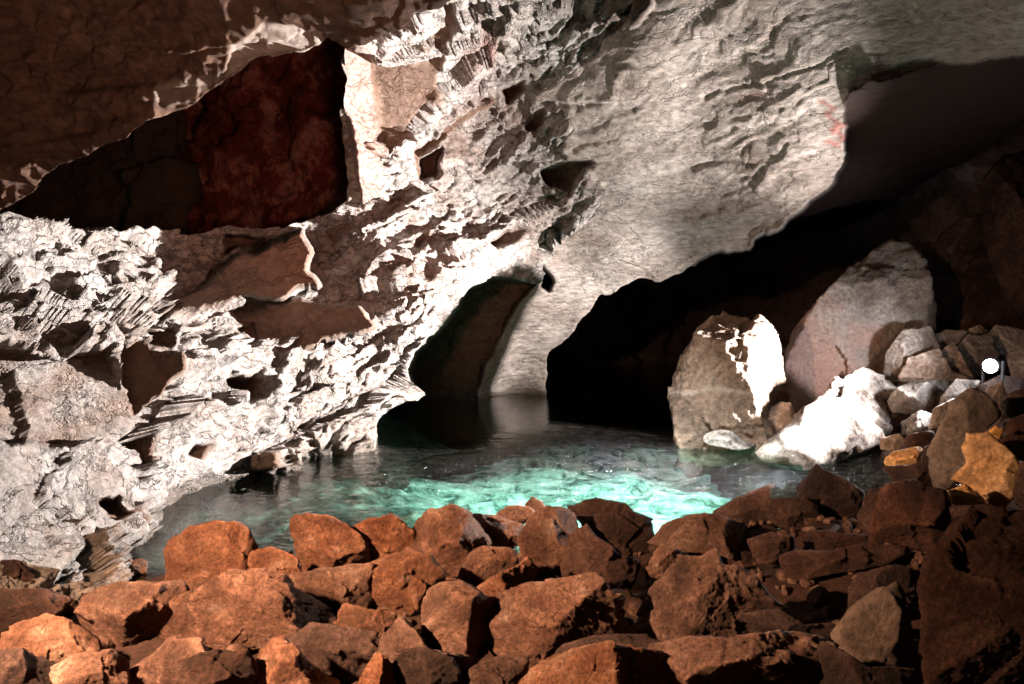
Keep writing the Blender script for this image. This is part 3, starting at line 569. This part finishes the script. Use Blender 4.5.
GF = 'red rocks heaped in front of the pool'
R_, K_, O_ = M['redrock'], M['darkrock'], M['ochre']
rocks = [
 ('A', [(600,190),(690,175),(770,190),(820,250),(790,310),(700,350),(640,380),(590,400),(550,340),(540,260)], R_, 'large upright orange rock with a flat front, highest on the left of the heap'),
 ('A', [(810,265),(870,255),(940,280),(960,330),(930,370),(850,350),(810,310)], R_, 'small rounded rock tucked right beside the large upright orange one'),
 ('B', [(40,475),(90,410),(180,350),(290,305),(390,300),(470,340),(570,420),(615,465),(560,500),(440,530),(330,560),(200,540),(100,525),(50,500)], R_, 'broad humped rock with a shaded front face below the large upright one'),
 ('A', [(260,450),(320,390),(390,365),(480,375),(560,365),(590,400),(530,460),(480,530),(440,560),(350,560),(300,530),(265,490)], R_, 'rock with a pale flat front lying left of the broad humped rock'),
 ('A', [(0,560),(60,500),(150,470),(220,490),(300,540),(310,590),(200,620),(90,600),(20,620),(-30,600)], R_, 'low rock lit along its top near the lower left corner'),
 ('A', [(-60,420),(0,390),(80,385),(180,400),(215,420),(150,480),(60,510),(0,540),(-60,540)], K_, 'dark flat rock at the far left end of the heap'),
 ('A', [(-50,300),(0,295),(60,300),(105,340),(90,390),(0,400),(-50,390)], K_, 'dull brown rock against the pale striped wall at the left edge'),
 ('A', [(160,640),(250,600),(350,585),(400,610),(400,700),(260,740),(150,720)], R_, 'wedge shaped rock at the bottom edge, second from the lower left corner'),
 ('A', [(380,660),(470,620),(540,550),(630,555),(645,600),(580,640),(560,700),(420,720)], R_, 'rock with bright ragged top under the broad humped rock'),
 ('A', [(530,700),(550,630),(640,595),(770,590),(800,640),(780,740),(560,760)], K_, 'shaded rock at the bottom edge below the broad humped one'),
 ('A', [(-80,610),(0,590),(90,590),(170,640),(160,740),(0,780),(-80,740)], K_, 'nearly black rock filling the lower left corner'),
 ('B', [(510,130),(560,95),(640,100),(700,140),(740,180),(752,240),(700,270),(620,270),(560,300),(535,230)], R_, 'pinkish rock with a broken top on the crest, right of the small rounded one'),
 ('B', [(710,150),(780,110),(850,98),(920,150),(918,220),(850,245),(790,260),(765,205)], R_, 'rock with a bright top edge on the crest, left of the tall pear shaped rock'),
 ('C', [(45,180),(60,120),(100,90),(180,65),(230,90),(275,140),(312,190),(245,230),(235,290),(190,332),(150,290),(125,245),(60,225)], R_, 'tall pear shaped rock on the crest near the pool left end'),
 ('B', [(515,310),(600,285),(700,270),(775,270),(750,330),(775,380),(740,425),(660,435),(600,405),(540,350)], R_, 'rock with a lit upper edge beneath the two crest rocks'),
 ('B', [(745,300),(800,260),(900,220),(980,240),(1022,290),(1012,340),(960,380),(900,445),(840,435),(770,420),(760,360)], R_, 'knobbly rounded rock below and left of the tall pear shaped rock'),
 ('B', [(645,470),(700,412),(780,425),(870,445),(920,490),(970,545),(900,575),(820,575),(780,520),(700,490)], R_, 'flat topped glittering rock below the knobbly rounded one'),
 ('B', [(480,550),(580,480),(680,490),(780,515),(860,590),(760,640),(720,660),(600,640),(520,590)], K_, 'big shaded slab behind the pointed rock at the bottom edge'),
 ('B', [(385,610),(440,540),(475,530),(560,620),(640,670),(640,740),(410,740)], R_, 'pointed rock with a bright front at the bottom, left of centre'),
 ('B', [(740,684),(770,620),(800,588),(850,620),(860,720),(760,760),(720,730)], R_, 'narrow upright rock at the bottom edge beside the big shaded slab'),
 ('B', [(850,640),(900,580),(960,565),(1060,600),(1090,700),(1000,760),(880,740)], K_, 'reddish brown rock at the bottom edge right of the narrow upright one'),
 ('C', [(340,90),(380,62),(450,62),(485,90),(430,118),(370,115)], R_, 'small flat oval rock perched on top of the crest'),
 ('C', [(255,90),(340,95),(435,130),(425,170),(400,198),(330,190),(290,150)], R_, 'small angular rock under the flat oval one'),
 ('C', [(445,50),(470,28),(500,45),(522,75),(490,90),(460,80)], R_, 'tiny pointed stone peeking over the crest beside the flat oval rock'),
 ('C', [(475,95),(520,70),(600,88),(618,140),(612,190),(575,250),(572,320),(530,315),(480,270),(440,225),(433,160)], R_, 'upright two faced rock on the crest at the centre of the heap'),
 ('C', [(608,65),(700,42),(790,60),(820,85),(882,108),(888,190),(850,232),(770,242),(740,210),(690,160),(650,115)], M['darkrock'], 'dark jutting block with a pointed left end on the crest'),
 ('C', [(585,270),(610,180),(660,128),(700,185),(760,230),(835,250),(800,340),(750,360),(660,330),(590,305)], K_, 'shaded rock directly beneath the dark jutting block'),
 ('C', [(218,300),(250,230),(300,205),(380,213),(415,262),(355,305),(310,325),(250,340)], R_, 'cube like rock between the pear shaped rock and the two faced rock'),
 ('C', [(260,355),(330,310),(400,280),(440,242),(475,290),(455,335),(400,362),(310,390)], R_, 'flat rock with a small bright tip at its right end'),
 ('C', [(88,440),(108,362),(200,333),(270,365),(312,400),(302,540),(262,605),(180,570),(110,530)], R_, 'upright rock with a smooth grey brown front, left of the largest central rock'),
 ('C', [(313,430),(358,370),(440,348),(560,328),(680,303),(730,370),(762,430),(800,505),(740,540),(620,580),(500,610),(470,632),(400,585),(340,555),(320,480)], R_, 'largest central rock with a bright orange top and blocky front'),
 ('C', [(-60,560),(0,450),(60,515),(95,570),(255,598),(255,640),(180,740),(-10,740),(-80,680)], R_, 'rubbly orange rock at the bottom edge just left of centre'),
 ('C', [(260,630),(370,588),(440,600),(440,680),(330,740),(240,720)], R_, 'low rock at the bottom edge below the upright grey brown fronted one'),
 ('C', [(520,620),(600,545),(700,515),(850,515),(930,550),(900,600),(760,610),(600,640)], K_, 'long thin shaded slab behind the wide front slab'),
 ('C', [(420,710),(540,612),(620,570),(760,558),(900,578),(925,640),(915,760),(430,780)], R_, 'wide low slab with a bright rim at the bottom centre'),
 ('D', [(95,250),(140,200),(200,178),(290,168),(345,190),(372,305),(300,285),(190,275),(140,265)], R_, 'hump backed reddish rock on the crest right of the dark jutting block'),
 ('D', [(88,315),(130,260),(182,283),(190,322),(150,358),(90,347)], R_, 'small diamond shaped rock under the hump backed reddish rock'),
 ('D', [(55,545),(110,400),(150,350),(190,318),(250,318),(290,282),(308,325),(380,360),(430,420),(485,455),(432,475),(425,560),(330,575),(200,580)], R_, 'large rock with a small horn like point on its top, right of centre'),
 ('D', [(112,600),(140,568),(230,548),(340,558),(480,538),(628,560),(632,640),(622,740),(110,750)], R_, 'wide block with grey and orange patches at the bottom edge right of centre'),
 ('D', [(285,165),(360,120),(440,85),(462,82),(435,160),(430,205),(370,210)], K_, 'dark rock rising to a sharp tip against the bright water'),
 ('D', [(425,205),(440,150),(470,122),(560,118),(605,150),(595,195),(520,200)], K_, 'small brown rock with a pale spot between the sharp tipped and the tent shaped rocks'),
 ('D', [(540,130),(570,70),(605,26),(660,58),(722,98),(745,140),(730,210),(620,215),(590,160)], K_, 'dark tent shaped rock standing highest against the water'),
 ('D', [(395,245),(460,228),(522,238),(528,272),(480,312),(425,312)], K_, 'small dull red rock below the brown rock with a pale spot'),
 ('D', [(498,292),(560,278),(640,283),(740,258),(855,268),(865,300),(780,322),(640,345),(580,365),(528,358)], K_, 'long level slab under the dark tent shaped rock'),
 ('D', [(555,240),(600,218),(745,233),(745,265),(620,282),(568,272)], K_, 'small flat stone lying on the long level slab'),
 ('D', [(700,480),(715,400),(740,350),(830,332),(920,350),(935,400),(860,440),(800,480)], K_, 'dark red rock behind the pale grey brown triangular one'),
 ('D', [(665,530),(720,460),(790,408),(838,393),(862,450),(885,560),(905,615),(790,640),(700,640),(695,590)], M['brownboulder'], 'grey brown triangular rock near the lower right'),
 ('D', [(380,480),(480,455),(560,505),(625,498),(665,520),(610,560),(480,560)], K_, 'small shaded stone right of the horned large rock'),
 ('D', [(620,560),(680,590),(760,640),(900,640),(900,760),(640,760)], K_, 'black shaded rock along the bottom edge at the lower right'),
 ('E', [(305,430),(328,370),(388,268),(440,238),(572,236),(680,300),(680,760),(330,760),(315,560)], K_, 'huge dark brown boulder filling the lower right corner'),
 ('E', [(150,290),(158,210),(188,140),(260,118),(342,148),(350,240),(310,300),(220,285)], K_, 'dark squarish rock between the white reflection and the huge corner boulder'),
 ('E', [(110,210),(138,150),(192,128),(170,210),(150,270)], K_, 'narrow brown rock touching the white reflection on the water'),
 ('E', [(340,200),(440,188),(450,250),(370,300),(335,260)], K_, 'brown rock under the orange lit ledge'),
]
rs = random.Random(5)
seed = 10
for fr, pts, mt, lab in rocks:
    seed += 1
    rock(fr, pts, mt, lab, seed, group=GF, d=(2.75 if 'huge dark' in lab else (4.9 if fr == 'E' else None)))

# far bank on the right, the slope under the lamp
GB = 'rocks of the slope under the lamp'
farr = [
 ('F', [(340,430),(400,428),(470,490),(508,545),(440,642),(400,620),(370,590),(298,552),(340,510),(328,470)], O_, 5.6, 'bright ochre orange rock lit on the right slope'),
 ('F', [(252,606),(330,578),(392,640),(330,650),(290,630)], O_, 5.3, 'flat ochre stone just below the bright orange rock'),
 ('F', [(228,460),(255,400),(285,330),(330,298),(375,290),(425,370),(360,425),(325,480),(325,520),(290,565),(245,590),(228,540)], M['grey'], 6.4, 'tall dark grey upright rock left of the orange rock'),
 ('F', [(375,350),(400,280),(440,258),(455,330),(420,395),(380,390)], M['grey'], 7.4, 'dark narrow rock directly beneath the lamp'),
 ('F', [(440,330),(470,290),(530,275),(540,340),(480,372)], K_, 7.0, 'brown rock at the right edge below the lamp'),
 ('F', [(445,385),(540,350),(540,430),(470,442)], K_, 6.5, 'squat brown rock at the right edge above the orange rock'),
 ('F', [(388,425),(420,393),(445,408),(428,445),(396,445)], O_, 6.2, 'small tan stone above the bright orange rock'),
 ('F', [(428,455),(450,428),(520,425),(530,500),(480,490)], K_, 6.0, 'dark stone wedged right of the bright orange rock'),
 ('F', [(500,520),(560,500),(580,620),(500,640),(480,600)], K_, 5.5, 'dark rock at the right edge below the orange rock'),
 ('F', [(66,432),(120,418),(142,440),(112,468),(68,462)], M['grey'], 8.6, 'small grey stone at the foot of the white mound'),
 ('F', [(70,500),(110,475),(180,462),(205,480),(200,510),(140,530),(85,528)], O_, 7.2, 'tan topped stone by the water below the white mound'),
 ('F', [(200,470),(240,440),(250,560),(210,580),(185,530)], K_, 6.8, 'dark brown stone left of the tall grey upright rock'),
 ('F', [(80,520),(150,520),(210,500),(240,570),(180,600),(110,570)], K_, 6.6, 'dark wet rock at the pool edge beneath the tan topped stone'),
 ('F', [(150,420),(220,410),(240,450),(180,470),(140,450)], K_, 7.8, 'brown stone between the white rubble and the tan topped stone'),
 ('F', [(128,385),(190,348),(245,368),(195,425),(140,425)], M['palerock'], 8.6, 'white chipped stone right of the white mound foot'),
 ('F', [(90,315),(130,272),(205,262),(262,290),(245,330),(160,352),(110,345)], M['palerock'], 9.3, 'white jagged stone right of the mound'),
 ('F', [(120,268),(200,250),(270,254),(280,285),(200,295),(135,290)], M['palerock'], 9.7, 'flat white stone below the grey slabs'),
 ('F', [(255,300),(300,252),(365,255),(345,292),(295,325),(250,350)], M['palerock'], 9.0, 'white tongue of rock leading up to the lamp'),
 ('F', [(230,340),(290,310),(260,390),(215,400)], M['grey'], 8.2, 'grey stone under the white tongue of rock'),
 ('F', [(78,235),(92,160),(138,100),(210,90),(238,150),(180,190),(130,245),(98,250)], M['grey'], 10.6, 'tilted grey slab beside the big leaning boulder'),
 ('F', [(125,245),(160,183),(240,163),(275,220),(335,242),(250,255),(160,254)], M['grey'], 10.3, 'low grey slab in front of the tilted one'),
 ('F', [(222,115),(270,97),(332,98),(315,122),(280,148),(232,153)], M['grey'], 11.0, 'small flat stone topping the grey slabs'),
 ('F', [(242,170),(290,138),(315,178),(350,238),(290,243),(255,212)], M['grey'], 10.5, 'fan shaped grey slab left of the lamp'),
 ('F', [(303,160),(340,118),(402,113),(425,170),(380,232),(330,228)], M['grey'], 10.9, 'rounded grey slab just left of the lamp'),
 ('F', [(392,110),(430,83),(520,100),(560,150),(480,172),(410,162)], M['grey'], 11.3, 'long grey slab behind the lamp'),
 ('F', [(460,175),(520,150),(580,200),(560,260),(480,260)], M['grey'], 10.6, 'grey slab at the right edge beside the lamp'),
 ('F', [(340,92),(370,80),(395,95),(385,112),(345,112)], M['grey'], 11.8, 'bluish grey stone behind the slabs by the lamp'),
 ('F', [(370,270),(440,240),(520,250),(540,300),(440,320),(400,300)], K_, 8.8, 'brown stone the lamp stands on'),
]
for fr, pts, mt, d, lab in farr:
    seed += 1
    rock(fr, pts, mt, lab, seed, d=d, group=GB, amp=.9)

# small broken stone lying in the gaps of the heap
rg = np.random.RandomState(3); V1, F1 = ico(2); VV = []; FF = []; nv = 0
for i in range(2600):
    x = rg.uniform(-3.6, 5.5); y = rg.uniform(2.3, 8.2)
    z = float(ground_z(np.array([[x]]), np.array([[y]]))[0, 0]) if i % 1 == 0 else 0
    if z < -.1: continue
    r = .02 + .06 * rg.rand() ** 2.5
    A_ = rg.randn(7, 3); A_ /= np.linalg.norm(A_, axis=1, keepdims=True); dt = V1 @ A_.T
    rad = np.where(dt > .05, rg.uniform(.55, 1, 7) / np.maximum(dt, .05), 9).min(1).clip(.3, 1.25)
    VV.append(V1 * rad[:, None] * r * rg.uniform(.6, 1.2, 3) + [x, y, z + r * .4]); FF.append(F1 + nv); nv += len(V1)
tag(mesh_obj('gravel', np.concatenate(VV), np.concatenate(FF), M['gravel'], False), 'small reddish brown chips of stone filling the gaps of the heap', 'gravel', kind='stuff')

# named boulders
right_face = lambda x, y, t: np.zeros_like(x)
rock('G', [(82,470),(88,420),(95,375),(150,300),(200,258),(270,262),(330,288),(355,330),(397,360),(399,480),(385,500),(360,560),(340,640),(240,640),(100,640),(92,575),(90,530)],
     M['brownboulder'], 'blocky boulder in the water with a brown front and a blazing white right side', 901, d=10.0, name='boulder', cat='boulder', thick=.45,
     grow=1.02, planes=[(-.3, .12, 1, .72), (-.7, .25, .6, .86), (.86, .14, .42, .62), (.0, .9, .5, .92), (-.1, -.3, 1, .85)], amp=1.1,
     attrs=dict(pale=lambda x, y, t: .35 * np.exp(-((y - .02 + .03 * np.sin(x * 7)) / .035) ** 2)))
rock('G', [(383,345),(400,300),(470,220),(540,140),(610,75),(700,28),(722,65),(757,130),(762,200),(770,300),(760,440),(640,480),(560,500),(500,520),(400,520),(393,420)],
     M['grey'], 'tallest boulder, leaning with a pointed top and a reddish lower left patch', 902, d=11.6, name='boulder', cat='boulder', thick=.55, grow=1.02,
     planes=[(-.12, .1, 1, .42), (-.1, .9, .75, .72), (.5, -.5, .7, .52), (-.9, .5, .4, .8), (.9, .0, .3, .9)], amp=.9,
     attrs=dict(stain=lambda x, y, t: .95 * smooth(-x * .8 - y * .9 + .5 * fbm(np.stack([x, y, t], -1) * 2.6, 5, 3), -.5, .7), pale=lambda x, y, t: .2 * smooth(fbm(np.stack([x, y, t], -1) * 1.7, 4, 8), -.5, .5)))
rock('G', [(365,590),(420,520),(480,468),(530,418),(575,398),(620,413),(695,440),(705,490),(650,560),(560,620),(480,640),(380,620)],
     M['palerock'], 'glaring white mound of pitted rock at the water edge', 903, d=9.5, name='boulder', cat='boulder', amp=1.5, grow=1.02, planes=[(.42, .8, .75, .56), (.15, .95, .7, .62), (.75, .2, .7, .8)])
rock('G', [(280,570),(300,510),(385,498),(405,540),(375,620),(290,620)], M['grey'], 'small brown boulder in the gap between the two big boulders', 904, d=9.8, name='boulder', cat='boulder')
rock('G', [(148,578),(190,562),(235,568),(260,590),(310,600),(250,612),(180,600)], M['palerock'], 'thin white slab at the waterline in front of the blocky boulder', 905, d=9.3, name='rock', cat='rock', thick=.3)
rock('G', [(785,90),(800,35),(850,5),(935,-15),(945,50),(900,112),(800,102)], M['darkrock'], 'dim reddish block high in the dark at the right', 906, d=12.5, name='boulder', cat='boulder')
rock('P', [(985,190),(1000,165),(1060,150),(1080,260),(1020,300),(990,250)], M['darkrock'], 'almost black boulder high at the right edge', 907, d=11.5, name='boulder', cat='boulder')
rock('P', [(930,250),(1010,262),(1060,290),(1070,345),(1000,345),(935,330)], M['darkrock'], 'black boulder below the dim reddish block', 908, d=12.6, name='boulder', cat='boulder')

# ---------------------------------------------------------------- the flood lamp
LP = at(990, 366, 8.8)
def box(bm, c, s, bev=.01):
    r = bmesh.ops.create_cube(bm, size=1); vs = r['verts']
    for v in vs: v.co = Vector((v.co.x * s[0] + c[0], v.co.y * s[1] + c[1], v.co.z * s[2] + c[2]))
def bm_obj(name, bm, mat, parent=None):
    me = bpy.data.meshes.new(name); bm.to_mesh(me); bm.free(); me.materials.append(mat)
    o = bpy.data.objects.new(name, me); COL.objects.link(o); o.parent = parent; return o
lamp = bpy.data.objects.new('flood_lamp', None); COL.objects.link(lamp)
lamp.location = [float(a) for a in LP]; lamp.rotation_euler = (0, 0, math.radians(-58))
tag(lamp, 'small glaring white flood lamp standing on the rocks at the right', 'lamp')
BLK = plain('black_lamp_metal', (.03, .03, .035), .5, .6)
bm = bmesh.new(); bmesh.ops.create_cone(bm, cap_ends=True, segments=32, radius1=.075, radius2=.095, depth=.16, matrix=Matrix.Translation((0, .09, 0)) @ Matrix.Rotation(math.pi / 2, 4, 'X')); bm_obj('housing', bm, BLK, lamp)
bm = bmesh.new(); bmesh.ops.create_uvsphere(bm, u_segments=32, v_segments=16, radius=.085, matrix=Matrix.Translation((0, -.0, 0)) @ Matrix.Diagonal((1, .35, 1, 1))); bm_obj('lens', bm, emis('lamp_glow', (.88, .95, 1), 60), lamp)
bm = bmesh.new(); box(bm, (-.11, .08, -.08), (.02, .04, .3)); box(bm, (.11, .08, -.08), (.02, .04, .3)); box(bm, (0, .08, -.24), (.24, .06, .02)); bm_obj('bracket', bm, BLK, lamp)

def spot(name, loc, tgt, energy, col, size, blend, rad):
    l = bpy.data.lights.new(name, 'SPOT'); l.energy = energy; l.color = col; l.spot_size = math.radians(size); l.spot_blend = blend; l.shadow_soft_size = rad
    o = bpy.data.objects.new(name, l); COL.objects.link(o); o.location = [float(a) for a in loc]
    o.rotation_euler = (Vector([float(a) for a in tgt]) - Vector([float(a) for a in loc])).to_track_quat('-Z', 'Y').to_euler(); return o
key = LP + np.array([-.3, -.12, .06])
spot('flood_beam', key, (-4.5, 8.4, 2.4), 26000, (1, .965, .94), 78, 1.0, .07)
spot('flood_wide', key, key + np.array([-1, -.1, .02]), 950, (1, .965, .94), 124, .7, .07)
spot('flood_up', key, (.2, 9.2, 4.5), 4200, (1, .965, .94), 80, 1.0, .07)
spot('flood_far', key, (-.4, 13.6, 1.8), 7500, (1, .965, .94), 44, 1.0, .07)
spot('flood_spill', LP + np.array([-.3, -.3, .05]), (4.7, 11.4, 2.1), 420, (.95, .97, 1), 84, .8, .1)
spot('warm_lamp', (-3.3, 1.7, 2.6), (-.25, 4.7, 0), 3700, (1, .60, .36), 80, .8, .08)
spot('warm_recess_fill', (-.8, 5.6, 2.7), (-4.4, 13.5, 4.9), 420, (1, .50, .36), 80, .8, .15)  # added unseen fill, warms the red recess
spot('pool_fill', (1.0, 4.6, 4.5), (.8, 9.2, -.8), 12500, (.92, 1, .98), 50, 1.0, .5)  # added unseen fill above the pool, brightens its floor
l = bpy.data.lights.new('flood_glow', 'POINT'); l.energy = 55; l.color = (.9, .95, 1); l.shadow_soft_size = .12
o = bpy.data.objects.new('flood_glow', l); COL.objects.link(o); o.location = [float(a) for a in LP + np.array([-.12, -.42, .06])]
spot('pool_fill', (1.6, 4.8, 4.4), (2.3, 8.3, -.6), 7500, (.92, 1, .98), 34, 1.0, .3)  # second unseen fill, added for the right side of the pool
spot('warm_alcove_fill', (-.8, 5.6, 2.7), (-.7, 13.5, 2.0), 330, (1, .58, .42), 26, .9, .15)  # unseen warm fill added for the alcove
spot('warm_roof_fill', (.5, .4, 1.7), (-3.2, 5.2, 4.0), 430, (1, .6, .42), 70, .9, .2)  # unseen warm fill added to lift the near roof

wd = bpy.data.worlds.new('World'); sc.world = wd; wd.use_nodes = True
bg = wd.node_tree.nodes['Background']; bg.inputs[0].default_value = (1, .72, .6, 1); bg.inputs[1].default_value = .018

cam = bpy.data.cameras.new('camera'); co = bpy.data.objects.new('camera', cam); COL.objects.link(co)
co.location = (0, 0, CAMH); co.rotation_euler = (math.pi / 2 - PITCH, 0, 0)
cam.sensor_width = 36; cam.lens = 36 * F / 1024; cam.clip_end = 500; cam.clip_start = .05
sc.camera = co
sc.view_settings.view_transform = 'Standard'; sc.view_settings.look = 'None'; sc.view_settings.exposure = 0; sc.view_settings.gamma = 1
sc.cycles.max_bounces = 6; sc.cycles.diffuse_bounces = 3; sc.cycles.transparent_max_bounces = 12
sc.cycles.use_denoising = True; sc.cycles.caustics_reflective = False; sc.cycles.caustics_refractive = False
sc.cycles.sample_clamp_indirect = 4
